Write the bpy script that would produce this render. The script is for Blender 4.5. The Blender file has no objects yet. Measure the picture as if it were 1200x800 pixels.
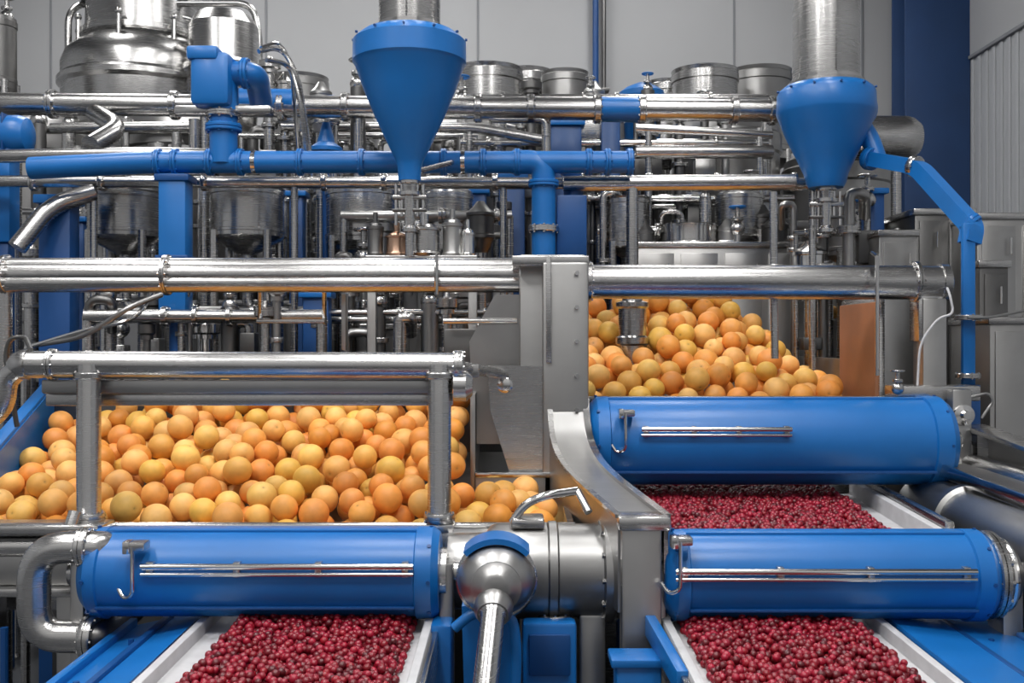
import bpy, bmesh, math, random
import numpy as np
from mathutils import Vector, Matrix
random.seed(7); rng=np.random.default_rng(7)
CAMZ=1.7
def P(u,v,d): return Vector(((u-600)/1200*d, d, CAMZ-(v-400)/1200*d))
def S(px,d): return px*d/1200
def X(u,d): return (u-600)/1200*d
def Z(v,d): return CAMZ-(v-400)/1200*d
UPV=Vector((0,0,1)); XV=Vector((1,0,0)); YV=Vector((0,1,0))

# ---------------- materials ----------------
def newmat(name):
    m=bpy.data.materials.new(name); m.use_nodes=True
    nt=m.node_tree; b=nt.nodes['Principled BSDF']; return m,nt,b
def lin(c):
    return tuple(((x/255)/12.92 if x/255<=0.04045 else ((x/255+0.055)/1.055)**2.4) for x in c)+(1,)
def metal(name,col,rough,var=0.05,tint=(1,1,1)):
    m,nt,b=newmat(name)
    b.inputs['Metallic'].default_value=1
    tc=nt.nodes.new('ShaderNodeTexCoord')
    n2=nt.nodes.new('ShaderNodeTexNoise'); n2.inputs['Scale'].default_value=2.2; n2.inputs['Detail'].default_value=6
    nt.links.new(tc.outputs['Object'],n2.inputs['Vector'])
    mp=nt.nodes.new('ShaderNodeMapping'); mp.inputs['Scale'].default_value=(1.5,1.5,60)
    n=nt.nodes.new('ShaderNodeTexNoise'); n.inputs['Scale'].default_value=5; n.inputs['Detail'].default_value=3
    nt.links.new(tc.outputs['Object'],mp.inputs['Vector']); nt.links.new(mp.outputs[0],n.inputs['Vector'])
    r=nt.nodes.new('ShaderNodeMapRange'); r.inputs['To Min'].default_value=max(0.03,rough-var); r.inputs['To Max'].default_value=rough+var
    nt.links.new(n.outputs[0],r.inputs[0]); nt.links.new(r.outputs[0],b.inputs['Roughness'])
    cr=nt.nodes.new('ShaderNodeValToRGB'); cr.color_ramp.elements[0].position=0.3; cr.color_ramp.elements[1].position=0.7
    cr.color_ramp.elements[0].color=(col*0.74*tint[0],col*0.74*tint[1],col*0.74*tint[2],1); cr.color_ramp.elements[1].color=(col*1.08*tint[0],col*1.08*tint[1],col*1.08*tint[2],1)
    nt.links.new(n2.outputs[0],cr.inputs[0]); nt.links.new(cr.outputs[0],b.inputs['Base Color'])
    return m
def paint(name,rgb,rough=0.35,var=0.1,coat=0.0,scale=4,bump=0.0,dark=0.85):
    m,nt,b=newmat(name)
    c=lin(rgb)
    tc=nt.nodes.new('ShaderNodeTexCoord'); n=nt.nodes.new('ShaderNodeTexNoise'); n.inputs['Scale'].default_value=scale; n.inputs['Detail'].default_value=5
    nt.links.new(tc.outputs['Object'],n.inputs['Vector'])
    cr=nt.nodes.new('ShaderNodeValToRGB'); cr.color_ramp.elements[0].position=0.3; cr.color_ramp.elements[1].position=0.7
    cr.color_ramp.elements[0].color=(c[0]*dark,c[1]*dark,c[2]*dark,1); cr.color_ramp.elements[1].color=c
    nt.links.new(n.outputs[0],cr.inputs[0]); nt.links.new(cr.outputs[0],b.inputs['Base Color'])
    r=nt.nodes.new('ShaderNodeMapRange'); r.inputs['To Min'].default_value=max(0.05,rough-var); r.inputs['To Max'].default_value=rough+var
    nt.links.new(n.outputs[0],r.inputs[0]); nt.links.new(r.outputs[0],b.inputs['Roughness'])
    b.inputs['Coat Weight'].default_value=coat; b.inputs['Coat Roughness'].default_value=0.2
    if bump:
        bp=nt.nodes.new('ShaderNodeBump'); bp.inputs['Strength'].default_value=bump; bp.inputs['Distance'].default_value=0.01
        nt.links.new(n.outputs[0],bp.inputs['Height']); nt.links.new(bp.outputs[0],b.inputs['Normal'])
    return m
W_=(1.0,0.99,0.975)
STEEL=metal('stainless_steel',0.56,0.26,0.06,W_)
CHROME=metal('polished_steel',0.74,0.16,0.04,W_)
BRUSH=metal('brushed_steel_sheet',0.42,0.36,0.07,W_)
DSTEEL=metal('dark_steel',0.18,0.4,0.06,W_)
COPPER=metal('copper_fitting',0.5,0.3,0.05,(1.1,.72,.52))
BLUE=paint('blue_enamel',(16,108,184),0.4,0.06,0.12)
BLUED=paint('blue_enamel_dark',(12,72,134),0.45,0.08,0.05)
NAVY=paint('navy_column_paint',(36,68,114),0.6)
WHITE=paint('white_belt',(200,200,202),0.5,0.1,0,20)
RUBBER=paint('black_rubber',(28,28,30),0.6)
WALL=paint('wall_paint',(180,181,183),0.85,0.05,0,0.7,0,0.93)
WALL2=paint('wall_cladding',(172,174,177),0.6,0.05,0,0.7,0,0.94)
SEAM=paint('panel_seam',(140,142,146),0.7)
FLOORM=paint('floor_epoxy',(76,78,82),0.35,0.15,0,2,0.02,0.8)
CEIL=paint('ceiling_paint',(150,152,155),0.9)
TAN=paint('steel_orange_reflection',(158,104,70),0.5,0.1,0,6,0.05,0.7)  # bin side steel, orange reflection of the fruit painted into its colour
m,nt,b=newmat('lamp_glow'); b.inputs['Emission Color'].default_value=(1,1,1,1); b.inputs['Emission Strength'].default_value=7; LAMP=m

def fruitmat(name,bump,bscale,rough,coat):
    m,nt,b=newmat(name)
    a=nt.nodes.new('ShaderNodeAttribute'); a.attribute_name='fruit_col'
    tc=nt.nodes.new('ShaderNodeTexCoord'); n=nt.nodes.new('ShaderNodeTexNoise'); n.inputs['Scale'].default_value=bscale; n.inputs['Detail'].default_value=3
    nt.links.new(tc.outputs['Object'],n.inputs['Vector'])
    n2=nt.nodes.new('ShaderNodeTexNoise'); n2.inputs['Scale'].default_value=bscale*0.12; n2.inputs['Detail'].default_value=5
    nt.links.new(tc.outputs['Object'],n2.inputs['Vector'])
    mr=nt.nodes.new('ShaderNodeMapRange'); mr.inputs['From Min'].default_value=0.3; mr.inputs['From Max'].default_value=0.7; mr.inputs['To Min'].default_value=0.86; mr.inputs['To Max'].default_value=1.08
    nt.links.new(n2.outputs[0],mr.inputs[0])
    mx=nt.nodes.new('ShaderNodeVectorMath'); mx.operation='SCALE'
    nt.links.new(a.outputs['Color'],mx.inputs[0]); nt.links.new(mr.outputs[0],mx.inputs['Scale'])
    nt.links.new(mx.outputs[0],b.inputs['Base Color'])
    b.inputs['Roughness'].default_value=rough; b.inputs['Coat Weight'].default_value=coat; b.inputs['Coat Roughness'].default_value=0.15
    bp=nt.nodes.new('ShaderNodeBump'); bp.inputs['Strength'].default_value=bump; bp.inputs['Distance'].default_value=0.002
    nt.links.new(n.outputs[0],bp.inputs['Height']); nt.links.new(bp.outputs[0],b.inputs['Normal'])
    return m
ORANGE=fruitmat('orange_peel',0.1,200,0.5,0.0)
BERRY=fruitmat('berry_skin',0.1,300,0.36,0.1)

# ---------------- mesh builder ----------------
class MB:
    def __init__(s,name): s.name=name; s.v=[]; s.f=[]; s.mi=[]; s.mats=[]
    def _m(s,mat):
        if mat not in s.mats: s.mats.append(mat)
        return s.mats.index(mat)
    def add(s,vs,fs,mat):
        o=len(s.v); s.v.extend([tuple(x) for x in vs]); k=s._m(mat)
        for f in fs: s.f.append([i+o for i in f]); s.mi.append(k)
    def tube(s,pts,r,mat,seg=20,fil=0.0,cap=True,rot=0.0):
        pts=[Vector(q) for q in pts]
        if fil>0 and len(pts)>2:
            out=[pts[0]]
            for i in range(1,len(pts)-1):
                a,b_,c=pts[i-1],pts[i],pts[i+1]
                t=min(fil,(a-b_).length*0.49,(c-b_).length*0.49)
                s0=b_+(a-b_).normalized()*t; s1=b_+(c-b_).normalized()*t
                for k in range(9):
                    q=k/8; out.append(s0*(1-q)**2+b_*2*q*(1-q)+s1*q*q)
            out.append(pts[-1]); pts=out
        rs=r if isinstance(r,(list,tuple)) else [r]*len(pts)
        vs=[];fs=[];n=len(pts)
        t0=(pts[1]-pts[0]).normalized()
        nrm=t0.cross(UPV if abs(t0.z)<0.9 else XV).normalized()
        for i in range(n):
            if i==0: t=(pts[1]-pts[0])
            elif i==n-1: t=(pts[-1]-pts[-2])
            else: t=(pts[i+1]-pts[i]).normalized()+(pts[i]-pts[i-1]).normalized()
            t=t.normalized()
            nrm=(nrm-t*nrm.dot(t)).normalized(); bn=t.cross(nrm)
            for k in range(seg):
                a=2*math.pi*k/seg+rot
                vs.append(pts[i]+(nrm*math.cos(a)+bn*math.sin(a))*rs[min(i,len(rs)-1)])
        for i in range(n-1):
            for k in range(seg):
                k2=(k+1)%seg; fs.append([i*seg+k,i*seg+k2,(i+1)*seg+k2,(i+1)*seg+k])
        if cap:
            fs.append([k for k in range(seg)][::-1]); fs.append([(n-1)*seg+k for k in range(seg)])
        s.add(vs,fs,mat)
    def lathe(s,o,ax,prof,mat,seg=40,cap=True,sx=1.0):
        o=Vector(o); ax=Vector(ax).normalized()
        n1=ax.cross(UPV if abs(ax.z)<0.9 else XV).normalized(); n2=ax.cross(n1)
        vs=[];fs=[]
        for (h,r) in prof:
            for k in range(seg):
                a=2*math.pi*k/seg; vs.append(o+ax*h+(n1*math.cos(a)*sx+n2*math.sin(a))*max(r,1e-4))
        n=len(prof)
        for i in range(n-1):
            for k in range(seg):
                k2=(k+1)%seg; fs.append([i*seg+k,i*seg+k2,(i+1)*seg+k2,(i+1)*seg+k])
        if cap:
            fs.append([k for k in range(seg)][::-1]); fs.append([(n-1)*seg+k for k in range(seg)])
        s.add(vs,fs,mat)
    def box(s,lo,hi,mat,bev=0.004,rot=None,piv=None):
        lo=Vector(lo);hi=Vector(hi)
        lo,hi=Vector([min(a,b) for a,b in zip(lo,hi)]),Vector([max(a,b) for a,b in zip(lo,hi)])
        c=(lo+hi)/2; h=(hi-lo)/2; bev=min(bev,min(h)*0.45)
        bm=bmesh.new(); bmesh.ops.create_cube(bm,size=2)
        for v in bm.verts: v.co=Vector((v.co.x*h.x,v.co.y*h.y,v.co.z*h.z))
        if bev>0: bmesh.ops.bevel(bm,geom=list(bm.edges),offset=bev,segments=2,affect='EDGES',profile=0.5)
        if rot is not None:
            for v in bm.verts: v.co=rot@v.co
        bm.verts.index_update()
        s.add([v.co+c for v in bm.verts],[[v.index for v in f.verts] for f in bm.faces],mat); bm.free()
    def beam(s,a,b,w,h,mat,bev=0.004):
        a=Vector(a);b=Vector(b);t=(b-a); L=t.length; t=t.normalized()
        side=t.cross(UPV if abs(t.z)<0.95 else YV).normalized(); up=side.cross(t)
        R=Matrix((side,t,up)).transposed()
        c=(a+b)/2
        s.box(c-Vector((w/2,L/2,h/2)),c+Vector((w/2,L/2,h/2)),mat,bev,rot=R)
    def prism(s,pts,y0,y1,mat):
        n=len(pts)
        vs=[(x,y0,z) for x,z in pts]+[(x,y1,z) for x,z in pts]
        fs=[list(range(n)),list(range(2*n-1,n-1,-1))]
        for i in range(n):
            j=(i+1)%n; fs.append([i,i+n,j+n,j])
        s.add(vs,fs,mat)
    def sweep(s,pts,off0,off1,z0,z1,mat):
        vs=[];n=len(pts)
        for p in pts:
            for (o,z) in ((off0,z0),(off1,z0),(off1,z1),(off0,z1)): vs.append((p[0]+o,p[1],p[2]+z))
        fs=[]
        for i in range(n-1):
            for k in range(4):
                k2=(k+1)%4; fs.append([i*4+k,i*4+k2,(i+1)*4+k2,(i+1)*4+k])
        fs+=[[0,1,2,3],[4*n-1,4*n-2,4*n-3,4*n-4]]
        s.add(vs,fs,mat)
    def sphere(s,c,r,mat,seg=24,sc=(1,1,1)):
        c=Vector(c); vs=[];fs=[]
        N=seg//2
        for i in range(N+1):
            th=math.pi*i/N
            for k in range(seg):
                a=2*math.pi*k/seg
                vs.append(c+Vector((r*sc[0]*math.sin(th)*math.cos(a),r*sc[1]*math.sin(th)*math.sin(a),r*sc[2]*math.cos(th))))
        for i in range(N):
            for k in range(seg):
                k2=(k+1)%seg; fs.append([i*seg+k,(i+1)*seg+k,(i+1)*seg+k2,i*seg+k2])
        s.add(vs,fs,mat)
    def flange(s,c,ax,r,w,mat,bolts=8,bm=None):
        c=Vector(c);ax=Vector(ax).normalized()
        s.lathe(c-ax*w/2,ax,[(0,r*0.96),(w*0.12,r),(w*0.44,r),(w*0.47,r*0.94),(w*0.53,r*0.94),(w*0.56,r),(w*0.88,r),(w,r*0.96)],mat,32)
        n1=ax.cross(UPV if abs(ax.z)<0.9 else XV).normalized(); n2=ax.cross(n1)
        for k in range(bolts):
            a=2*math.pi*k/bolts
            q=c+(n1*math.cos(a)+n2*math.sin(a))*r*0.86
            s.tube([q-ax*(w/2+r*0.08),q+ax*(w/2+r*0.08)],r*0.07,bm or mat,6)
    def torus(s,c,ax,R,r,mat,seg=28,a0=0,a1=2*math.pi):
        c=Vector(c);ax=Vector(ax).normalized()
        n1=ax.cross(UPV if abs(ax.z)<0.9 else XV).normalized(); n2=ax.cross(n1)
        pts=[c+(n1*math.cos(a0+(a1-a0)*k/seg)+n2*math.sin(a0+(a1-a0)*k/seg))*R for k in range(seg+1)]
        s.tube(pts,r,mat,10)
    def valve(s,c,k=1.0,hand=BLUE,mat=STEEL):
        c=Vector(c)
        s.sphere(c,0.035*k,mat,16); s.tube([c,c+UPV*0.10*k],0.011*k,mat,10)
        s.flange(c+UPV*0.045*k,UPV,0.028*k,0.014*k,mat,6)
        s.torus(c+UPV*0.10*k,UPV,0.035*k,0.005*k,hand,20)
        for a in (0,math.pi/2): 
            dv=Vector((math.cos(a),math.sin(a),0))*0.035*k
            s.tube([c+UPV*0.1*k-dv,c+UPV*0.1*k+dv],0.004*k,hand,8)
    def done(s,loc=None,ang=32):
        me=bpy.data.meshes.new(s.name)
        me.from_pydata(s.v,[],s.f); 
        for mt in s.mats: me.materials.append(mt)
        me.polygons.foreach_set('material_index',s.mi)
        me.polygons.foreach_set('use_smooth',[True]*len(me.polygons))
        bm=bmesh.new(); bm.from_mesh(me); bmesh.ops.recalc_face_normals(bm,faces=bm.faces); bm.to_mesh(me); bm.free()
        me.set_sharp_from_angle(angle=math.radians(ang))
        me.update()
        ob=bpy.data.objects.new(s.name,me); bpy.context.collection.objects.link(ob); return ob

# ---------------- room ----------------
m=MB('floor'); m.box((-6.1,-2.5,-0.1),(4.1,9.6,0),FLOORM,0); m.done()
m=MB('wall_back'); m.box((-6.1,9.5,0),(4.1,9.6,6),WALL,0)
for u in (60,312,560,860,1010): m.box((X(u,9.5)-0.01,9.49,0),(X(u,9.5)+0.01,9.5,6),SEAM,0.002)
m.box((-6,9.47,Z(150,9.5)-0.02),(4,9.5,Z(150,9.5)+0.02),SEAM,0.003)
m.done()
m=MB('wall_right'); m.box((4.0,-2.5,0),(4.1,9.5,6),WALL2,0)
y=9.4
while y>1: 
    m.box((3.988,y-0.03,0.0),(4.0,y+0.03,4.15),WALL2,0.005); y-=0.13
m.box((3.965,0,4.15),(4.0,9.5,4.18),SEAM,0.004)
m.box((3.98,0,4.18),(4.0,9.5,6),WALL,0.002); m.done()
m=MB('wall_left'); m.box((-6.1,-2.5,0),(-6.0,9.5,6),WALL2,0); m.done()
m=MB('ceiling'); m.box((-6.1,-2.5,6),(4.1,9.6,6.1),CEIL,0); m.done()
m=MB('painted_steel_column')
x0,x1=X(1056,9.0),X(1131,9.0)
m.box((x0,8.9,0.02),(x1,8.93,6),NAVY,0.004); m.box((x0,9.2,0.02),(x1,9.23,6),NAVY,0.004); m.box(((x0+x1)/2-.01,8.93,0.02),((x0+x1)/2+.01,9.2,6),NAVY,0.002)
m.box((x0-.08,8.8,0),(x1+.02,9.33,0.03),NAVY,0.004); m.done()
m=MB('wall_conduit'); m.tube([(X(698,9.4),9.4,0),(X(698,9.4),9.4,6)],0.028,BLUED,16)
m.tube([(X(708,9.4),9.42,0),(X(708,9.4),9.42,6)],0.02,DSTEEL,12)
for z in (1,2,3,4,5): m.box((X(698,9.4)-.06,9.4,z),(X(708,9.4)+.05,9.5,z+.03),DSTEEL)
m.done()
def lamp(x,y,w,l,e):
    m=MB('ceiling_light_fixture')
    m.box((x-w/2-.04,y-l/2-.04,5.86),(x+w/2+.04,y+l/2+.04,6.0),WHITE,0.01)
    m.box((x-w/2,y-l/2,5.845),(x+w/2,y+l/2,5.862),LAMP,0.002); m.done()
    ld=bpy.data.lights.new('ceiling_light','AREA'); ld.shape='RECTANGLE'; ld.size=w; ld.size_y=l; ld.energy=e; ld.color=(1,0.985,0.965)
    o=bpy.data.objects.new('ceiling_light',ld); o.location=(x,y,5.83); bpy.context.collection.objects.link(o)
for x in (-3.2,-0.9,1.4): 
    for y,e in ((0.3,76),(3.2,50),(7.4,38)): lamp(x,y,0.5,1.8,e)

# ---------------- tanks ----------------
def tank(name,uc,d,vt,vb,rp,mat=STEEL,lid=True,foot=True,cone=0.5):
    m=MB(name); c=P(uc,vt,d); r=S(rp,d); H=S(vb-vt,d); zt=c.z; zb=zt-H
    o=Vector((c.x,d,zb))
    m.lathe(o,UPV,[(-r*cone,r*0.25),(-r*cone*0.9,r*0.3),(-r*0.1,r*0.92),(0,r),(H*0.08,r),(H*0.09,r*1.03),(H*0.14,r*1.03),(H*0.15,r),(H*0.86,r),(H*0.87,r*1.04),(H*0.95,r*1.04),(H*0.96,r)]+([(H,r*0.98),(H+r*0.12,r*0.8),(H+r*0.18,r*0.3),(H+r*0.18,r*0.12),(H+r*0.3,r*0.12)] if lid else [(H,r*1.03),(H,r*0.95),(H*0.8,r*0.93)]),mat,48)
    if lid: m.valve(Vector((c.x+r*0.5,d,zt+r*0.1)),1.2,STEEL)
    if foot:
        for sx in (-1,1):
            for sy in (-1,1):
                q=Vector((c.x+sx*r*0.72,d+sy*r*0.72,0)); m.tube([q,q+UPV*(zb+H*0.1)],0.022,STEEL,10)
                m.lathe(q,UPV,[(0,0.05),(0.02,0.05),(0.03,0.03)],STEEL,16)
        m.tube([(c.x,d,zb-r*cone+0.02),(c.x,d,max(0.3,zb-r*cone-0.3)),(c.x+r,d,max(0.3,zb-r*cone-0.3))],0.03,STEEL,14,0.08)
        m.flange((c.x,d,zb-r*cone-0.06),UPV,0.055,0.03,STEEL,6)
    m.done()
m=MB('processing_kettle'); d=7.2; c=P(168,110,d); k=d/1200
prof=[(-1.0,60*k),(-0.3,88*k),(0,90*k),(4*k,94*k),(10*k,94*k),(14*k,90*k),(28*k,90*k),(40*k,86*k),(50*k,76*k),(58*k,66*k),(60*k,70*k),(66*k,70*k),(68*k,64*k),(102*k,63*k),(104*k,70*k),(110*k,70*k),(114*k,66*k),(122*k,40*k),(124*k,12*k),(150*k,12*k)]
m.lathe(c,UPV,prof,STEEL,64)
for a in range(0,360,45):
    q=c+Vector((math.cos(math.radians(a))*76*k,math.sin(math.radians(a))*76*k,48*k)); m.tube([q,q+UPV*0.14],0.016,STEEL,8); m.sphere(q+UPV*0.15,0.025,STEEL,12)
for sx in (-1,1):
    for sy in (-1,1): m.tube([c+Vector((sx*0.42,sy*0.42,-0.4)),Vector((c.x+sx*0.42,d+sy*0.42,0))],0.035,STEEL,12)
m.tube([P(80,100,d-.2),P(80,10,d-.2),P(110,2,d)],0.024,STEEL,12,0.2)
m.tube([P(215,20,d-.4),P(258,32,d-.4),P(262,100,d-.4)],0.016,STEEL,12,0.2)
m.tube([P(192,4,d-.2),P(296,4,d-.2),P(304,40,d-.2),P(304,120,d-.2)],0.024,STEEL,14,0.15)
m.done()
m=MB('processing_kettle'); d=6.9; c=P(262,62,d); k=d/1200
m.lathe(c-UPV*30*k,UPV,[(-.5,36*k),(0,42*k),(6*k,46*k),(12*k,46*k),(16*k,42*k),(60*k,40*k),(74*k,30*k),(80*k,10*k)],STEEL,40)
for sx in (-1,1): m.tube([c+Vector((sx*0.15,0,-0.5)),Vector((c.x+sx*0.15,d,0))],0.035,STEEL,12)
m.done()
tank('storage_tank',-2,6.4,22,105,20,DSTEEL)
tank('storage_tank',147,5.45,226,278,42,STEEL,False)
tank('storage_tank',290,5.45,222,278,42,STEEL,False)
tank('storage_tank',425,5.6,222,285,42,STEEL,True)
tank('mixing_tank',572,7.2,82,200,40,STEEL,False)
tank('mixing_tank',618,7.6,84,200,28,STEEL,False)
tank('mixing_tank',662,7.3,86,180,27,BRUSH,False)
tank('mixing_tank',780,7.4,96,190,20,STEEL,False)
tank('mixing_tank',826,7.0,84,190,38,STEEL,False)
tank('mixing_tank',890,7.4,84,190,36,BRUSH,False)
tank('mixing_tank',350,7.1,92,190,34,BRUSH,False)
tank('storage_tank',524,5.5,225,300,30)
tank('storage_tank',866,5.95,228,276,28)
tank('storage_tank',735,5.95,232,290,26,STEEL,False)
tank('cooking_pot',806,5.9,264,285,34,CHROME,False,False,.05)
tank('storage_tank',1000,5.7,232,300,30,BRUSH,False)
for i,(u,vt,rr) in enumerate(((45,150,60),(215,146,66),(375,142,66),(545,146,74),(705,146,66),(850,150,62),(980,190,60))):
    tank('process_vessel',u,6.75,vt,400,rr,BRUSH,True,True,0.3)
m=MB('horizontal_vessel'); d=6.0; k=d/1200; c=P(1040,162,d)
m.lathe(c-XV*0.5,XV,[(0,0.06),(.03,.1),(.08,.125),(.1,.13),(.5,.13),(.6,.13),(.64,.12),(.68,.09),(.70,.04)],STEEL,40)
for dx in (-.35,.05): m.tube([c+XV*dx,Vector((c.x+dx,d,0))],0.03,STEEL,12)
m.done()

# ---------------- blue hoppers ----------------
def hopper(uc,d,prof,steel_r,vtop,noz):
    m=MB('blue_feed_hopper'); c=P(uc,vtop,d); k=d/1200
    m.lathe(c,-UPV,[((v-vtop)*k,r*k) for v,r in prof],BLUE,64)
    m.lathe(c,UPV,[(-.02,steel_r*k*1.15),(.01,steel_r*k*1.15),(.012,steel_r*k),(5.8-c.z,steel_r*k)],STEEL,48)
    m.lathe(c,UPV,[(.012,steel_r*k*1.04),(.03,steel_r*k*1.04)],CHROME,48)
    for hh in (.5,1.0): m.lathe(c,UPV,[(hh,steel_r*k*1.02),(hh+.012,steel_r*k*1.02)],STEEL,48)
    m.box(c+Vector((-.004,-steel_r*k-.006,.03)),c+Vector((.004,-steel_r*k+.01,1.2)),STEEL,.002)
    vb=prof[-1][0]; q=P(uc,vb,d)
    m.lathe(q,-UPV,[(0,12*k),(3*k,12*k),(4*k,9*k),(12*k,8*k),(13*k,13*k),(17*k,13*k),(18*k,7*k),(noz*k,6*k),(noz*k+4*k,9*k),(noz*k+8*k,9*k),(noz*k+9*k,4*k)],STEEL,24)
    for dx in (-16,-9,9,16): 
        m.tube([q+Vector((dx*k,0,-4*k)),q+Vector((dx*k,0,-noz*k*(1 if abs(dx)>10 else .8)))],0.007,CHROME,8)
    m.box(q+Vector((-20*k,-.02,-22*k)),q+Vector((20*k,.02,-17*k)),STEEL)
    m.box(q+Vector((-20*k,-.02,-36*k)),q+Vector((20*k,.02,-33*k)),DSTEEL)
    for a in range(0,360,30):
        w=Vector((math.cos(math.radians(a)),math.sin(math.radians(a)),0))
        r0=prof[3][1]*k; zz=c.z-(prof[3][0]-vtop)*k+0.012
        m.tube([Vector((c.x,d,zz))+w*(r0-.004),Vector((c.x,d,zz))+w*(r0+.006)],0.006,BLUED,6)
    return m
m=hopper(480,4.6,[(38,38),(40,54),(46,62),(50,66),(74,66.5),(76,65),(78,63.5),(105,54),(135,41.5),(165,27.5),(188,16.5),(196,14),(212,13)],36,38,52)
m.tube([P(480,250,4.6),P(480,300,4.6)],0.02,STEEL,12); 
m.tube([P(492,200,4.6),P(530,190,4.85)],0.012,STEEL,10); m.done()
m=hopper(968,5.0,[(100,38),(102,48),(107,54),(111,56),(132,57),(135,56),(140,54),(160,46),(185,34),(205,25),(214,23),(220,20)],38,100,44)
m.sphere(P(1008,128,5.0),S(20,5.0),BLUE,28,(1,1,1.1))
m.tube([P(1000,135,5.0),P(1018,158,4.98),P(1028,186,4.95)],0.045,BLUE,20,0.1)
m.done()
m=MB('blue_discharge_arm')
a=[P(1020,186,4.95),P(1076,196,4.7),P(1140,266,4.3),P(1134,300,4.28),P(1134,452,4.25)]
m.tube(a[:3]+[P(1136,285,4.29)],0.048,BLUE,4,0.06,True,math.pi/4)
m.flange(a[0],a[1]-a[0],0.055,0.04,BLUE,8); m.flange(P(1072,195,4.72),a[1]-a[0],0.05,0.03,STEEL,8)
m.flange(P(1137,262,4.33),Vector((.5,-.3,-.6)),0.05,0.03,BLUE,8)
m.box(P(1124,262,4.3)+Vector((0,-.04,0)),P(1145,452,4.25)+Vector((0,.04,0)),BLUE,0.01)
m.flange(P(1134,372,4.27),UPV,0.058,0.02,STEEL,6); m.flange(P(1134,440,4.25),UPV,0.05,0.02,STEEL,6)
m.tube([P(1134,372,4.2),P(1160,372,4.2),P(1200,364,4.4),P(1260,364,4.4)],0.006,BRUSH,8,0.05)
m.box((X(1126,4.3),4.24,0),(X(1142,4.3),4.34,Z(450,4.3)),BLUED,.006)
m.done()

# ---------------- pipes ----------------
def rack_leg(m,u,d,v,r=0.025,mat=STEEL):
    q=P(u,v,d); m.tube([q,Vector((q.x,q.y,0))],r,mat,14); m.lathe((q.x,q.y,0),UPV,[(0,r*2.4),(.015,r*2.4),(.02,r*1.2)],mat,20)
m=MB('overhead_steel_pipe'); d=5.5
m.tube([P(-60,121,d),P(930,130,d)],S(13,d),STEEL,28)
for u in (62,205,330,405,560,622,700,752,860,905):
    v=121+9*(u+60)/990; m.flange(P(u,v,d),XV,S(17,d),0.035,STEEL,10)
m.tube([P(700,128,d),P(750,129,d)],S(14.5,d),BLUE,28)
m.tube([P(275,118,d),P(345,119,d)],S(14.5,d),BLUE,28)
m.tube([P(575,126,d),P(575,140,d),P(640,140,d),P(640,160,d)],0.02,STEEL,12,0.05)
for u in (20,240,420,640,960): rack_leg(m,u,d+.02,122)
m.done()
m=MB('blue_supply_pipe'); d=4.9
m.tube([P(36,197,d),P(180,190,d),P(742,190,d)],S(13,d),BLUE,28,0.1)
m.tube([P(36,199,d),P(100,194,d)],S(10,d),BLUE,20)
for u in (186,206,246,282,352,424,520,566,606,690,712,738): m.flange(P(u,190,d),XV,S(16,d),0.025,BLUE,8)
for u in (296,540): m.lathe(P(u,190,d),XV,[(0,S(14,d)),(.02,S(14,d))],CHROME,28)
m.tube([P(262,192,d),P(262,72,d)],S(16,d),BLUE,28)
m.flange(P(262,150,d),UPV,S(21,d),0.035,BLUE,8); m.flange(P(262,134,d),UPV,S(20,d),0.03,STEEL,8)
m.box(P(229,66,d)+Vector((0,-.1,0)),P(275,128,d)+Vector((0,.1,0)),BLUE,0.03)
m.box(P(226,60,d)+Vector((0,-.11,0)),P(262,76,d)+Vector((0,.11,0)),BLUE,0.02)
m.tube([P(262,86,d),P(300,86,d),P(306,120,d+.3)],S(14,d),BLUE,24,0.08)
m.flange(P(288,86,d),XV,S(18,d),0.03,BLUE,8)
m.box(P(205,124,d)+Vector((0,-.02,0)),P(318,134,d)+Vector((0,.06,0)),STEEL,0.01)
m.tube([P(600,190,d),P(637,190,d),P(637,300,d)],S(14,d),BLUE,28,0.1); m.flange(P(637,215,d),UPV,S(18,d),0.03,BLUE,8); m.flange(P(637,268,d),UPV,S(18,d),0.03,CHROME,8)
m.tube([P(656,184,d+.15),P(672,205,d+.15),P(672,300,d+.15)],S(12,d),BLUED,24,0.1)
m.box(P(652,228,d)+Vector((0,0,0)),P(688,300,d)+Vector((0,.1,0)),BLUED,0.01)
m.box(P(190,205,d)+Vector((0,-.06,0)),P(222,378,d)+Vector((0,.06,0)),BLUE,0.01)
m.box(P(186,206,d)+Vector((0,-.07,0)),P(226,214,d)+Vector((0,.07,0)),BLUED,0.005)
m.box(P(187,300,d)+Vector((0,-.07,0)),P(225,305,d)+Vector((0,.07,0)),BLUED,0.005)
m.box(Vector((X(51,d+.2),d+.14,0)),P(88,232,d+.2)+Vector((0,.06,0)),BLUED,0.01)
m.box(P(47,230,d+.2)+Vector((0,-.08,0)),P(92,240,d+.2)+Vector((0,.08,0)),BLUE,0.005)
m.box(P(50,310,d+.18)+Vector((0,-.08,0)),P(90,318,d+.18)+Vector((0,.08,0)),BLUE,0.005)
rack_leg(m,206,d,375,0.03,BLUED); rack_leg(m,637,d,298,0.03,BLUED)
m.done()
m=MB('lower_steel_pipe'); d=5.1
m.tube([P(-60,183,d),P(10,183,d),P(180,180,d),P(250,182,d)],S(8,d),STEEL,20,0.1)
m.tube([P(-60,212,d),P(940,216,d)],S(7,d),STEEL,20)
m.tube([P(660,215,d-.1),P(930,213,d-.1)],S(9,d),STEEL,20)
for u in (40,120,240,380,450,580,680,760,840,930): m.flange(P(u,213,d),XV,S(11,d),0.025,STEEL,6)
for u in (110,345,590,952): rack_leg(m,u,d,213,0.018)
m.tube([P(925,215,d),P(955,215,d)],.03,STEEL,12)
m.done()
m=MB('upper_steel_pipe'); d=6.0
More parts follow.
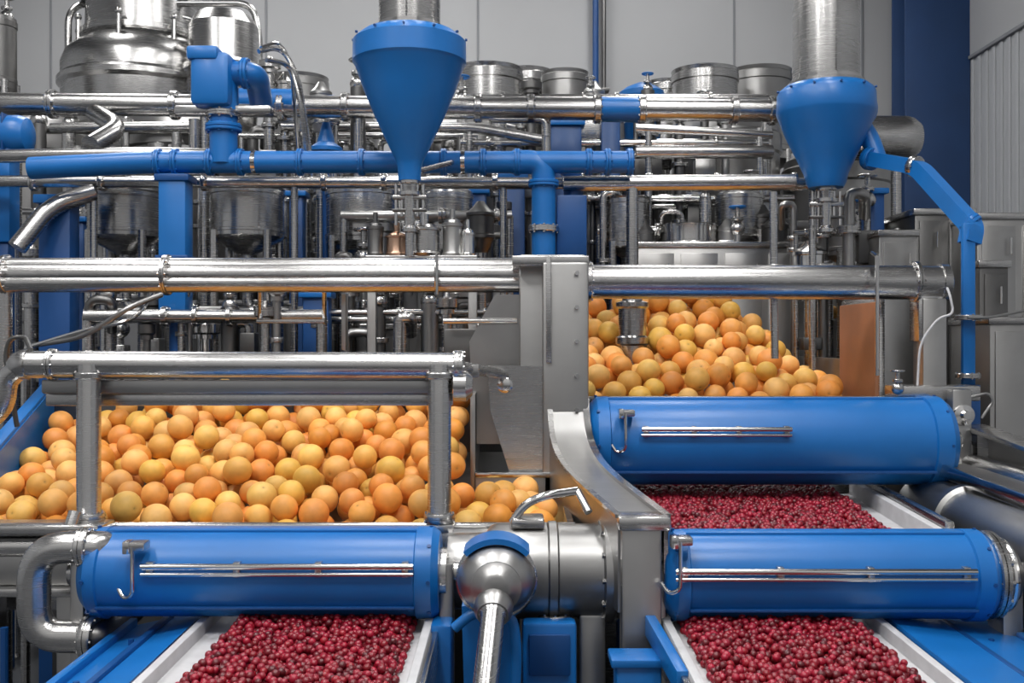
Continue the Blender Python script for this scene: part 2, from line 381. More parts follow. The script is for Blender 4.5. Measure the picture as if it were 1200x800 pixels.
m.tube([P(745,178,d),P(905,178,d)],S(8,d),STEEL,20); m.tube([P(330,148,d),P(560,150,d),P(640,165,d)],S(6,d),STEEL,18,0.1)
m.tube([P(745,150,d),P(905,158,d)],S(5,d),STEEL,18)
m.tube([P(60,150,d),P(235,148,d)],S(6,d),STEEL,18)
for u in (350,550,760,890): rack_leg(m,u,d,150,0.02)
m.done()
m=MB('blue_motor_housing'); d=5.3
m.lathe(P(-30,158,d),XV,[(0,.08),(.02,.10),(.2,.10),(.24,.1),(.28,.085),(.3,.04)],BLUE,32)
m.box(P(-10,170,d)+Vector((0,-.06,0)),P(18,285,d)+Vector((0,.06,0)),BLUE,0.015); m.box(P(-6,285,d)+Vector((0,-.04,0)),Vector((X(14,d),d+.04,0)),BLUED,0.01)
for i in range(6): m.box(P(-24+i*7,136,d)+Vector((0,-.09,0)),P(-22+i*7,180,d)+Vector((0,.09,0)),BLUED,0.002)
m.done()
m=MB('blue_funnel'); d=5.6
m.lathe(P(382,178,d),UPV,[(0,.09),(.02,.09),(.05,.05),(.12,.03),(.16,.02)],BLUE,28); rack_leg(m,382,d,178,0.02,BLUED); m.done()
m=MB('blue_tank_lid'); d=6.4
m.lathe(P(752,120,d),UPV,[(-.3,.11),(0,.12),(.03,.14),(.06,.14),(.09,.10),(.12,.03)],BLUE,32); rack_leg(m,752,d,130,0.05,STEEL); m.done()
m=MB('blue_support_post')
for u,v0,d,w in ((663,143,5.9,36),(349,225,5.7,16),(1022,222,5.5,22),(560,222,5.7,20),(95,255,5.8,14),(715,118,6.2,22),(600,205,6.0,30),(372,342,5.0,30)):
    m.box(Vector((X(u-w/2,d),d-.05,0)),Vector((X(u+w/2,d),d+.05,Z(v0,d))),BLUED,0.01)
    m.box(Vector((X(u-w/2-4,d),d-.07,Z(v0,d)-.03)),Vector((X(u+w/2+4,d),d+.07,Z(v0,d))),BLUE,0.006)
m.done()

def manifold(name,u0,u1,v0,v1,dlo,dhi,n,seed,nh=2,rb=1.0,can=.3):
    R=random.Random(seed); m=MB(name)
    hs=[R.uniform(v0,v1) for _ in range(nh)]
    for h in hs:
        d=R.uniform(dlo,dhi); r=R.uniform(.015,.035); m.tube([P(u0,h,d),P(u1,h,d)],r,R.choice([STEEL,CHROME,BRUSH]),16)
        for _ in range(4):
            m.flange(P(R.uniform(u0,u1),h,d),XV,r*1.5,.02,STEEL,6)
        for u in (u0+3,u1-3): rack_leg(m,u,d,h,r*.8)
    for i in range(n):
        d=R.uniform(dlo,dhi); u=u0+(u1-u0)*(i+R.random())/n; vt=R.uniform(v0,v1); r=R.uniform(.016,.045)*rb
        mat=R.choice([STEEL,STEEL,CHROME,BRUSH,DSTEEL,DSTEEL])
        if R.random()<.3:
            u2=u+R.choice([-1,1])*R.uniform(12,30)
            m.tube([P(u2,vt+R.uniform(10,40),d+.1),P(u2,vt,d),P(u,vt,d),Vector((X(u,d),d,0))],r*.8,mat,14,.05)
        elif R.random()<can:
            rc=R.uniform(.05,.09); hh=R.uniform(.12,.22); z0=Z(vt,d)-hh
            m.lathe((X(u,d),d,z0),UPV,[(-.05,r),(0,rc*.9),(.02,rc),(.025,rc*1.08),(.04,rc*1.08),(.045,rc),(hh-.05,rc),(hh-.045,rc*1.08),(hh-.03,rc*1.08),(hh,rc*.6),(hh+.03,rc*.3)],mat,32)
            m.tube([(X(u,d),d,z0),(X(u,d),d,0)],r*.8,STEEL,14)
        else:
            m.tube([P(u,vt,d),Vector((X(u,d),d,0))],r,mat,14)
            if R.random()<.5: m.valve(P(u,vt-2,d),R.uniform(.8,1.5),R.choice([STEEL,DSTEEL,CHROME,BLUE]))
            else: m.lathe(P(u,vt,d),UPV,[(0,r*1.6),(.02,r*1.6),(.03,r*2.2),(.07,r*2.2),(.08,r*.8),(.1,r*.6)],mat,20)
        for _ in range(2):
            vv=R.uniform(vt+40,vt+150); m.flange(P(u,vv,d),UPV,r*1.6,.022,STEEL,6)
        if R.random()<.6:
            vv=R.uniform(vt+10,vt+110); w=R.uniform(14,34); h=R.uniform(14,44)
            m.box(P(u-w/2,vv,d-.03)+Vector((0,-.04,0)),P(u+w/2,vv+h,d-.03)+Vector((0,.05,0)),R.choice([BRUSH,STEEL,DSTEEL,DSTEEL]),.006)
    m.done()
manifold('pipe_manifold',0,200,235,330,5.8,6.2,9,1)
manifold('pipe_manifold',215,400,235,340,5.8,6.2,9,2)
manifold('pipe_manifold',400,600,235,310,5.1,5.8,12,3)
manifold('pipe_manifold',640,930,225,300,6.15,6.4,15,4)
manifold('pipe_manifold',930,1060,225,290,5.2,5.9,8,5)
manifold('pipe_manifold',310,420,85,150,5.7,6.1,6,6,1)
manifold('pipe_manifold',540,900,100,170,6.2,6.3,14,8,2)
manifold('pipe_manifold',40,250,140,215,6.2,6.4,9,21,2)
manifold('pipe_manifold',280,560,150,215,6.2,6.4,12,22,2)
manifold('pipe_manifold',700,930,225,275,5.72,5.95,9,23,1,.8)
manifold('pipe_manifold',100,380,345,400,4.7,5.2,14,9,2,1,0)
manifold('pipe_manifold',380,570,345,390,4.7,5.2,9,12,2,1,0)
def cabinet(name,u0,u1,v0,d,dep,mat=BRUSH,v1=None,panels=2):
    m=MB(name); zt=Z(v0,d); zb=0 if v1 is None else Z(v1,d)
    x0,x1=X(u0,d),X(u1,d)
    m.box((x0,d,zb+.02),(x1,d+dep,zt),mat,.008); m.box((x0-.01,d-.012,zt-.03),(x1+.01,d+dep+.01,zt+.004),STEEL,.006)
    w=(x1-x0)/panels
    for i in range(panels):
        m.box((x0+i*w+.02,d-.012,max(zb,.15)),(x0+(i+1)*w-.02,d,zt-.06),mat,.004)
        m.tube([(x0+(i+1)*w-.05,d-.03,zt-.2),(x0+(i+1)*w-.05,d-.03,zt-.12)],.006,CHROME,8)
    for x in (x0+.02,x1-.06): m.box((x,d+.02,0),(x+.04,d+.06,zb+.03),DSTEEL)
    m.done()
cabinet('steel_machine_cabinet',408,560,380,5.25,.3,DSTEEL)
cabinet('steel_machine_cabinet',225,400,352,5.9,.3,DSTEEL)
cabinet('steel_machine_cabinet',92,188,345,5.9,.3,BRUSH)
cabinet('steel_machine_cabinet',742,948,284,5.7,.4,BRUSH,None,4)
cabinet('steel_machine_cabinet',440,600,305,5.95,.2,BRUSH,None,3)
cabinet('steel_machine_cabinet',1030,1075,270,5.2,.5,BRUSH,None,1)
cabinet('steel_machine_cabinet',1145,1290,250,5.0,.7,BRUSH,None,3)
cabinet('steel_machine_cabinet',1072,1142,245,5.3,.5,DSTEEL,None,2)
cabinet('steel_machine_cabinet',1160,1300,372,4.45,.4,BRUSH,None,2)
cabinet('steel_machine_cabinet',1148,1182,306,4.8,.15,DSTEEL,None,1)
for u0,u1,v,mt in ((-40,70,205,DSTEEL),(74,150,190,BRUSH),(156,250,215,DSTEEL),(256,330,180,DSTEEL),(336,440,206,DSTEEL),(446,520,185,DSTEEL),(526,620,212,DSTEEL),(626,700,190,BRUSH),(706,800,216,DSTEEL),(806,880,196,DSTEEL),(886,960,210,DSTEEL),(966,1050,200,DSTEEL)):
    cabinet('plant_control_cabinet',u0,u1,v,7.7,.5,mt)

m=MB('filling_valve_cluster'); d=4.7
for u,r,v0,v1,mt in ((497,18,264,300,STEEL),(465,12,274,300,COPPER),(440,9,262,300,DSTEEL),(530,11,258,300,BRUSH),(548,8,270,300,CHROME)):
    k=d/1200; zb=Z(v1,d); H=(v1-v0)*k; rr=r*k
    m.lathe((X(u,d),d,zb),UPV,[(0,rr),(.01,rr*1.1),(.02,rr),(H*.8,rr),(H*.82,rr*1.12),(H*.9,rr*1.12),(H*.92,rr*.9),(H,rr*.8),(H+.01,rr*.3),(H+.05,rr*.3)],mt,28)
    m.tube([(X(u,d),d,zb),(X(u,d),d,Z(312,d))],rr*.5,STEEL,12)
m.box((X(430,d),d-.06,Z(306,d)),(X(560,d),d+.08,Z(300,d)),STEEL,.005)
for u in (436,554): m.box((X(u,d)-.02,d-.02,0),(X(u,d)+.02,d+.02,Z(304,d)),BRUSH,.004)
m.done()

# ---------------- main frame rail ----------------
m=MB('main_rail_pipe'); d=4.2
m.tube([P(-40,313,d),P(612,313,d)],S(11,d),STEEL,28); m.tube([P(-40,332,d-.02),P(612,332,d-.02)],S(10.5,d),STEEL,28)
m.tube([P(5,322,d),P(612,322,d)],S(15,d),STEEL,28)
m.tube([P(690,330,d),P(1108,331,d)],S(20,d),STEEL,36)
m.lathe(P(1100,331,d),XV,[(0,S(22,d)),(.03,S(22,d)),(.035,S(16,d)),(.05,S(10,d))],STEEL,32)
for u in (8,196,690,1072): m.flange(P(u,322 if u<600 else 330,d),XV,S(24,d),.02,STEEL,8)
m.torus(P(512,322,d),XV,S(22,d),.006,CHROME); m.tube([P(512,300,d-.1),P(512,345,d-.1)],.006,CHROME,8)
rack_leg(m,4,d,322,.035)
m.box(P(1072,345,d)+Vector((0,-.04,0)),Vector((X(1104,d),d+.06,Z(400,d))),STEEL,.006)
m.tube([P(1028,300,d-.12),P(1028,440,d-.12)],.008,CHROME,10); m.tube([P(1028,300,d-.12),P(1022,296,d-.05)],.008,CHROME,10)
m.box(Vector((X(1076,d),d-.05,0)),Vector((X(1104,d),d+.06,Z(350,d))),BRUSH,.008)
m.box(P(300,374,d+.15),P(385,379,d+.25),STEEL,.004); m.tube([P(305,378,d+.2),P(305,332,d+.05)],.01,STEEL,10); m.tube([P(380,378,d+.2),P(380,332,d+.05)],.01,STEEL,10)
m.box(P(400,344,d+.1),P(408,410,d+.16),BRUSH,.004)
m.done()

# central upright
m=MB('machine_upright_post'); 
x0,x1=X(609,4.0),X(686,4.0)
m.box((x0,4.0,0),(x1,4.25,Z(298,4.0)),BRUSH,.008)
m.box((X(636,3.9),3.9,0.0),(X(690,3.9),4.0,Z(308,3.95)),BRUSH,.01)
m.box((X(640,3.88),3.885,Z(425,3.9)),(X(646,3.88),3.9,Z(300,3.9)),STEEL,.003)
m.box((X(600,3.95),3.92,Z(312,3.95)),(X(690,3.95),4.27,Z(300,3.95)),STEEL,.006)
m.prism([(X(572,4.0),Z(428,4.0)),(X(640,4.0),Z(428,4.0)),(X(640,4.0),Z(560,4.0)),(X(600,4.0),Z(560,4.0)),(X(575,4.0),Z(480,4.0))],3.93,3.99,STEEL)
m.prism([(X(550,4.1),Z(400,4.1)),(X(580,4.1),Z(345,4.1)),(X(612,4.1),Z(345,4.1)),(X(612,4.1),Z(520,4.1)),(X(556,4.1),Z(520,4.1))],4.1,4.14,BRUSH)
m.box((X(520,4.15),4.15,Z(442,4.15)),(X(612,4.15),4.2,Z(385,4.15)),DSTEEL,.006)
m.tube([P(520,376,4.1),P(606,376,4.1)],.012,CHROME,12)
for v in (320,360,400,440,480): 
    m.tube([P(676,v,3.9)+Vector((0,.01,0)),P(676,v,3.9)-Vector((0,.012,0))],.009,CHROME,6)
m.lathe(P(592,450,4.0)-Vector((0,.07,0)),-YV,[(0,.03),(.02,.03),(.025,.02)],CHROME,20)
B0,B1,B2,B3=Vector((.215,3.92,1.47)),Vector((.215,3.82,1.25)),Vector((.24,3.6,1.26)),Vector((.375,2.93,1.195))
arm=[]
for k in range(17):
    t=k/16; arm.append(B0*(1-t)**3+B1*3*t*(1-t)**2+B2*3*t*t*(1-t)+B3*t**3)
m.sweep(arm,-.07,.07,-.012,.0,BRUSH)
m.sweep(arm,-.072,-.06,-.27,.006,BRUSH); m.sweep(arm,.06,.072,-.16,.006,STEEL)
m.sweep(arm,.055,.08,.0,.012,CHROME); m.sweep(arm,-.08,-.06,.0,.010,STEEL)
m.box((.31,2.9,0),(.425,2.96,1.19),BRUSH,.01); m.box((.33,2.96,0),(.41,3.1,.93),STEEL,.008)
m.box((.300,2.885,1.165),(.45,2.99,1.205),STEEL,.01)
m.done()

# ---------------- left fruit bin ----------------
m=MB('fruit_bin')
def quad(m,a,b,c,d_,mat,t=.012):
    a,b,c,d_=map(Vector,(a,b,c,d_)); n=(b-a).cross(d_-a).normalized()*t
    vs=[a,b,c,d_,a-n,b-n,c-n,d_-n]; m.add(vs,[[0,1,2,3],[7,6,5,4],[0,4,5,1],[1,5,6,2],[2,6,7,3],[3,7,4,0]],mat)
quad(m,(-1.98,3.28,.93),(.2,3.28,.93),(.2,4.45,1.22),(-1.98,4.45,1.22),BRUSH)
m.box((-2.0,4.45,0),(.0,4.5,1.53),DSTEEL,.005)
m.box((-1.98,3.24,.85),(.2,3.28,Z(614,3.25)),STEEL,.006)
m.tube([(-1.98,3.25,Z(616,3.25)),(.2,3.25,Z(616,3.25))],.012,CHROME,12)
quad(m,(-1.80,3.2,.95),(-1.80,3.2,1.16),(-2.02,4.45,1.5),(-2.02,4.45,1.1),BLUE,.03)
m.beam((-1.80,3.2,1.165),(-2.02,4.45,1.505),.05,.02,BLUE)
quad(m,(.2,3.28,.85),(.2,3.9,1.0),(.2,3.9,1.14),(.2,3.28,1.11),STEEL,.02)
m.box((-.14,3.9,.9),(.2,3.92,Z(556,3.9)),BRUSH,.004)
m.beam((-.14,3.9,Z(556,3.9)),(.22,3.9,Z(556,3.9)),.03,.02,CHROME)
m.box((-.16,3.92,.9),(-.14,4.45,1.5),BRUSH,.003)
for x in (-1.9,-.1): 
    for y in (3.4,4.4): m.tube([(x,y,0),(x,y,1.0)],.03,STEEL,14)
m.done()
m=MB('bin_guard_frame'); d=3.3
m.tube([P(34,427,d),P(540,429,d)],S(16,d),STEEL,32)
m.lathe(P(34,427,d),-XV,[(0,S(18,d)),(.02,S(18,d)),(.05,S(13,d)),(.07,S(4,d))],STEEL,28)
m.flange(P(62,427,d),XV,S(19,d),.02,STEEL,8); m.flange(P(538,429,d),XV,S(19,d),.03,STEEL,8)
m.box(P(48,445,d)+Vector((0,.0,0)),P(530,461,d)+Vector((0,.03,0)),BRUSH,.006)
m.box(P(48,461,d)+Vector((0,.03,0)),P(530,476,d)+Vector((0,.05,0)),STEEL,.006)
for u in (104,515):
    m.tube([P(u,428,d-.02),P(u,616,3.22)],S(13.5,d),STEEL,28)
    m.flange(P(u,440,d-.02),UPV,S(17,d),.02,STEEL,8); m.flange(P(u,606,3.22),UPV,S(18,d),.03,STEEL,8)
m.box(P(88,612,3.22)+Vector((0,-.04,0)),P(122,622,3.22)+Vector((0,.04,0)),STEEL,.005); m.box(P(500,612,3.22)+Vector((0,-.04,0)),P(532,622,3.22)+Vector((0,.04,0)),STEEL,.005)
m.lathe(P(532,452,d),XV,[(0,.05),(.04,.05),(.06,.03)],STEEL,24)
m.tube([P(36,427,d),P(8,440,d),P(4,480,d),P(-30,500,d)],.035,STEEL,20,.08)
m.tube([P(20,500,d+.1),P(6,415,d+.1),P(12,395,d+.1),P(30,395,d+.1),P(36,410,d)],.008,DSTEEL,10,.03)
m.box(P(545,427,d+.1),P(562,442,d+.15),STEEL,.004)
m.tube([P(540,430,d),P(575,436,3.8),P(592,440,3.95)],.02,STEEL,14,.05)
m.done()

# ---------------- oranges ----------------
def ico(sub):
    bm=bmesh.new(); bmesh.ops.create_icosphere(bm,subdivisions=sub,radius=1); bm.verts.index_update()
    v=np.array([x.co[:] for x in bm.verts]); f=np.array([[y.index for y in x.verts] for x in bm.faces]); bm.free(); return v,f
def fruit_mesh(name,pos,rad,cols,mat,sub,dimple=False):
    bv,bf=ico(sub); n=len(pos); nv=len(bv)
    if dimple:
        zz=bv[:,2]; bv=bv*(1-0.07*np.exp(-((1-zz)/0.02))[:,None]); bv=bv*np.array([1,1,.96])
        stem=np.exp(-((1-zz)/0.005))
    allv=np.empty((n,nv,3)); allc=np.empty((n,nv,4)); allc[...,3]=1
    for i in range(n):
        q=rng.normal(size=4); q/=np.linalg.norm(q); w,x,y,z=q
        R=np.array([[1-2*(y*y+z*z),2*(x*y-z*w),2*(x*z+y*w)],[2*(x*y+z*w),1-2*(x*x+z*z),2*(y*z-x*w)],[2*(x*z-y*w),2*(y*z+x*w),1-2*(x*x+y*y)]])
        allv[i]=(bv*rad[i])@R.T+pos[i]; allc[i,:,:3]=cols[i]
        if dimple: allc[i,:,:3]=allc[i,:,:3]*(1-.7*stem[:,None])+.7*np.array([.18,.10,.03])*stem[:,None]
    F=(bf[None]+(np.arange(n)*nv)[:,None,None]).reshape(-1,3)
    me=bpy.data.meshes.new(name); V=allv.reshape(-1,3)
    me.vertices.add(len(V)); me.vertices.foreach_set('co',V.ravel())
    me.loops.add(F.size); me.loops.foreach_set('vertex_index',F.ravel().astype(np.int32))
    me.polygons.add(len(F)); me.polygons.foreach_set('loop_start',np.arange(0,F.size,3,dtype=np.int32)); 
    me.polygons.foreach_set('use_smooth',np.ones(len(F),dtype=bool))
    at=me.attributes.new('fruit_col','FLOAT_COLOR','POINT'); at.data.foreach_set('color',allc.ravel())
    me.materials.append(mat); me.update(calc_edges=True); me.validate()
    ob=bpy.data.objects.new(name,me); bpy.context.collection.objects.link(ob); return ob
def deposit(x0,x1,y0,y1,top,rlo,rhi,depth,cands=60,maxn=900,inside=None):
    A=np.zeros((0,3));Rr=np.zeros(0); fails=0
    while len(Rr)<maxn and fails<25:
        r=rng.uniform(rlo,rhi)
        xs=rng.uniform(x0+r,x1-r,cands); ys=rng.uniform(y0+r,y1-r,cands)
        tp=np.array([top(a,b) for a,b in zip(xs,ys)]); z=tp-depth+r
        if len(Rr):
            dx=xs[:,None]-A[None,:,0]; dy=ys[:,None]-A[None,:,1]; D2=(r+Rr)[None]**2-(dx*dx+dy*dy)
            zz=np.where(D2>0,A[None,:,2]+np.sqrt(np.maximum(D2,0)),-9); z=np.maximum(z,zz.max(1))
        sc=z-tp
        if inside is not None: sc=sc+np.array([0 if inside(a,b) else 9 for a,b in zip(xs,ys)])
        i=int(np.argmin(sc))
        if sc[i]+r*0.5>0: fails+=1; continue
        fails=0; A=np.vstack([A,[xs[i],ys[i],z[i]]]); Rr=np.append(Rr,r)
    return A,Rr
pal=[(240,168,86),(244,182,98),(236,152,68),(246,190,108),(242,166,78),(236,176,86),(240,156,74),(242,192,100),(246,182,104),(232,152,60),(238,186,84)]
def ocol(n,red=0.0):
    out=[]
    for i in range(n):
        c=np.array(lin(random.choice(pal))[:3])*random.uniform(.84,1.06)
        if random.random()<red: c=np.array(lin((228,130,78))[:3])
        out.append(c)
    return np.array(out)
def topL(x,y):
    z=1.155+max(0,(y-3.3))*.345
    if x>-.22: z=min(z,1.17+.05*(y-3.3))
    if x<-1.35: z-=min(.10,(-1.35-x)*.25)*min(1,(y-3.3)*1.5)
    return z
def insL(x,y):
    if x>-.22 and y>3.84: return False
    return x>-1.78-(y-3.2)*.17+.03
A,Rr=deposit(-1.95,.17,3.3,4.43,topL,.043,.053,.20,60,1100,insL)
fruit_mesh('orange_pile',A,Rr,ocol(len(A),0),ORANGE,4,True)
print('left oranges',len(A))
CH=P(741,405,5.0)
def topR(x,y):
    f=max(0,min(1,(1.62-x)/.55)); f=f*f*(3-2*f)
    l=1 if x>.75 else .74+.26*max(0,(x-.3)/.45)
    return 1.50+(y-4.4)*.46*f*l
def insR(x,y):
    if (x-CH.x)**2+(y-5.0)**2<(.085+.05)**2: return False
    return True
A,Rr=deposit(.27,1.53,4.42,5.6,topR,.047,.061,.22,60,800,insR)
fruit_mesh('orange_pile',A,Rr,ocol(len(A),.0),ORANGE,4,True)
print('right oranges',len(A))
m=MB('fruit_bin'); 
quad(m,(.24,4.4,1.26),(1.56,4.4,1.26),(1.56,5.62,1.5),(.24,5.62,1.5),BRUSH)
m.box((.22,4.38,.0),(1.6,4.4,1.465),STEEL,.004)
m.box((1.56,4.4,0),(1.58,4.88,1.87),TAN,.004); m.box((1.575,4.39,0),(1.60,4.90,1.89),STEEL,.004)
m.box((1.56,4.88,0),(1.58,5.62,1.62),BRUSH,.004)
m.box((.22,4.4,0),(.24,5.62,1.6),BRUSH,.004); m.box((.22,5.62,0),(1.57,5.64,1.6),BRUSH,.004)
m.box((.22,4.34,1.44),(1.6,4.38,1.468),STEEL,.005)
m.done()
m=MB('orange_crate'); d=5.8
m.box((X(930,d),d,0),(X(990,d),d+.3,Z(374,d)),BRUSH,.01); m.done()
A,Rr=deposit(X(932,d),X(988,d),d+.01,d+.29,lambda x,y:Z(360,5.8),.038,.044,.06,30,40)
A[:,2]+=Z(374,d)+.001-(A[:,2]-Rr).min()
fruit_mesh('orange_pile',A,Rr,ocol(len(A)),ORANGE,3,True)
m=MB('steel_feed_canister'); d=5.0
m.lathe((CH.x,d,1.30),UPV,[(0,.05),(.05,.07),(.3,.07),(CH.z-1.3,.07),(CH.z-1.29,.083),(CH.z-1.26,.083),(CH.z-1.25,.068),(CH.z-1.12,.068),(CH.z-1.11,.08),(CH.z-1.09,.08),(CH.z-1.08,.05),(CH.z-1.0,.04)],STEEL,36)
m.tube([(CH.x,d,CH.z+.2),(CH.x,d,2.45)],.03,STEEL,16)
m.tube([P(906,225,4.35),P(908,420,4.35)],S(4.5,4.35),STEEL,14)
m.box((X(900,4.35),4.3,Z(348,4.35)),(X(914,4.35),4.4,Z(310,4.35)),STEEL,.004)
m.done()

# ---------------- roller covers ----------------
def roller(u0,u1,v0,v1,d,rail,rail_v,brk):
    m=MB('blue_roller_cover'); r=S((v1-v0)/2,d); vc=(v0+v1)/2; a=P(u0,vc,d); L=X(u1,d)-X(u0,d); e=S(26,d)
    m.lathe(a,XV,[(0,r*.66),(.004,r*.76),(e*.5,r*1.0),(e,r*1.02),(e+.004,r*.965),(L-e-.004,r*.965),(L-e,r*1.02),(L-e*.3,r*1.02),(L,r*.9)],BLUE,72)
    m.lathe(a-XV*.05,XV,[(0,r*.3),(.05,r*.3)],STEEL,28); m.lathe(a+XV*L,XV,[(0,r*.55),(.02,r*.55),(.02,r*.25),(.06,r*.25)],STEEL,28)
    m.box(a+Vector((e,-.03,r*.93)),a+Vector((L-e,.03,r*.995)),BLUE,.006)
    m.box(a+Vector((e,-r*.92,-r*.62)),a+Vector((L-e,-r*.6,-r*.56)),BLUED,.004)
    ry=d-r*1.06; 
    q0=Vector((X(rail[0],ry),ry,Z(rail_v,ry))); q1=Vector((X(rail[1],ry),ry,Z(rail_v,ry)))
    m.tube([q0,q1],.009,CHROME,14); m.tube([q0-UPV*.022,q1-UPV*.022],.006,CHROME,12)
    for t in (.03,.35,.65,.97):
        q=q0.lerp(q1,t); m.box(q+Vector((-.01,0,-.03)),q+Vector((.01,r*.12+.01,.012)),STEEL,.003)
    b0=Vector((X(brk[0],ry),ry,Z(brk[1],ry)))
    m.box(b0+Vector((-.02,-.012,-.012)),b0+Vector((.035,r*.3,.012)),STEEL,.005)
    m.box(b0+Vector((-.026,-.016,-.02)),b0+Vector((-.006,r*.2,.016)),CHROME,.004)
    m.tube([b0+Vector((.0,-.008,0)),b0+Vector((0.0,-.008,-.10)),b0+Vector((0,-.005,-.135)),b0+Vector((-.03,.01,-.15)),b0+Vector((-.05,.02,-.12))],.006,CHROME,10,.02)
    for x in (e*.5,L-e*.4):
        for an in range(0,360,45):
            w=Vector((0,math.cos(math.radians(an)),math.sin(math.radians(an))))
            m.tube([a+XV*x+w*(r*.9),a+XV*x+w*(r*1.045)],.006,BLUED,6)
    return m,a,r,L
m,a,r,L=roller(104,516,618,722,3.0,(165,484),664,(156,640)); m.done()
m,a,r,L=roller(775,1152,621,725,3.0,(792,1145),670,(797,634))
m.flange(a+XV*(L+.015),XV,r*.98,.03,STEEL,12); m.torus(a+XV*(L+.05),XV,r*.75,.012,CHROME); m.lathe(a+XV*(L+.03),XV,[(0,r*.7),(.05,r*.62),(.06,r*.3),(.10,r*.28)],DSTEEL,32)
m.done()
m,a,r,L=roller(685,1105,465,569,4.0,(752,928),503,(733,484)); m.done()
m=MB('roller_support_bracket')
for (x,d,z,w) in ((X(98,3.0),3.0,1.03,.02),(X(524,3.0),3.0,1.03,.02),(X(770,3.0),3.0,1.03,.02),(X(1178,3.0),3.0,1.03,.03),(X(680,4.0),4.05,1.31,.02),(X(1112,4.0),4.0,1.31,.03)):
    m.box((x-w,d-.05,0),(x+w,d+.05,z+.03),BRUSH,.006)
m.done()

# ---------------- conveyors ----------------
def belt_conv(name,x0,x1,prof,flL,flR,blue_x):
    m=MB(name)
    for (ya,za),(yb,zb) in zip(prof[:-1],prof[1:]):
        quad(m,(x0,ya,za),(x1,ya,za),(x1,yb,zb),(x0,yb,zb),WHITE,.01)
        for x,s in ((x0,-1),(x1,1)):
            m.beam((x+s*.012,ya,za+.012),(x+s*.012,yb,zb+.012),.024,.05,WHITE,.004)
            m.beam((x+s*.034,ya,za-.03),(x+s*.034,yb,zb-.03),.018,.11,STEEL,.004)
    ya,za=prof[0]
    m.lathe((x0,ya,za-.05),XV,[(0,.048),(x1-x0,.048)],RUBBER,28)
    for x,w in ((x0,flL),(x1,flR)):
        if w:
            y0,z0=prof[0]; y1,z1=prof[blue_x]
            s=-.045 if w<0 else .045
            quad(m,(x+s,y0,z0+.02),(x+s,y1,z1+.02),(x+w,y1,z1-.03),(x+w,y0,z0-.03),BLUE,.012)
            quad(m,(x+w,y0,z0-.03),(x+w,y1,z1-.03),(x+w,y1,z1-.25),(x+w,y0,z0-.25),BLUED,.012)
            m.beam((x+w,y0,z0-.02),(x+w,y1,z1-.02),.025,.03,BLUE)
            h=(s+w)/2; m.beam((x+h,y0,z0+.0),(x+h,y1,z1+.0),.02,.02,BLUED)
            for t in (.2,.5,.8):
                yy=y0+(y1-y0)*t; m.tube([(x+w*.7,yy,z0-.02),(x+w*.7,yy,z0+.02)],.008,BLUED,6)
    for x in (x0-.03,x1+.03):
        for y in (prof[0][0]+.15,prof[-1][0]-.15): m.box((x-.025,y-.025,0),(x+.025,y+.025,za-.03),BLUED,.005)
    for y in (prof[0][0]+.15,prof[-1][0]-.15): m.beam((x0,y,.35),(x1,y,.35),.04,.04,BLUED)
    m.done()
belt_conv('berry_conveyor',-.875,-.25,[(1.9,.85),(3.1,.87),(3.6,.88)],-.27,0,1)
belt_conv('berry_conveyor',.455,1.045,[(1.9,.85),(3.1,.87),(3.22,.88)],0,.42,1)
m=MB('berry_conveyor')
quad(m,(.45,3.24,1.05),(1.34,3.24,1.05),(1.42,4.3,1.06),(.45,4.3,1.06),WHITE,.02)
m.beam((1.35,3.24,1.07),(1.43,4.3,1.08),.03,.08,WHITE); m.beam((1.385,3.24,1.05),(1.465,4.3,1.06),.03,.16,STEEL)
m.beam((.44,3.24,1.07),(.44,4.3,1.08),.03,.08,STEEL)
quad(m,(.45,3.18,.90),(1.34,3.18,.90),(1.34,3.24,1.05),(.45,3.24,1.05),WHITE,.01)
for x in (.46,1.4): 
    for y in (3.4,4.2): m.box((x-.03,y-.03,0),(x+.03,y+.03,1.03),BLUED,.005)
m.done()
def berries(name,xa,xb,ya,yb,zf,lay,r=.0106):
    pts=[];sp=.0185
    for L in range(lay):
        y=ya+ (L%2)*sp*.5; row=0
        while y<yb:
            xl,xr=xa(y),xb(y); x=xl+(row%2)*sp*.5+(L%2)*.3*sp
            while x<xr:
                if L==0 or random.random()<(.93 if L<lay-1 else .55):
                    e=min(x-xl,xr-x)
                    if e>.012*L: pts.append((x+random.gauss(0,.003),y+random.gauss(0,.003),zf(y)+r+L*.0148+random.gauss(0,.0025)+.002))
                x+=sp
            y+=sp*.87; row+=1
    n=len(pts); cs=[]
    for i in range(n):
        c=np.array(lin(random.choice([(134,12,34),(116,8,26),(150,16,42),(98,6,22),(142,14,32),(158,24,50)]))[:3]); cs.append(c*random.uniform(.7,1.1))
    return fruit_mesh(name,np.array(pts),rng.uniform(r*.85,r*1.12,n),cs,BERRY,2)
berries('red_berry_heap',lambda y:-.795,lambda y:-.285,2.2,3.4,lambda y:.851+.02*(y-1.9)/1.2,3)
berries('red_berry_heap',lambda y:.485,lambda y:.99,2.2,3.16,lambda y:.851+.02*(y-1.9)/1.2,3)
berries('red_berry_heap',lambda y:.475,lambda y:1.235+(y-3.3)*.1,3.26,4.25,lambda y:1.052+.01*(y-3.24),3)

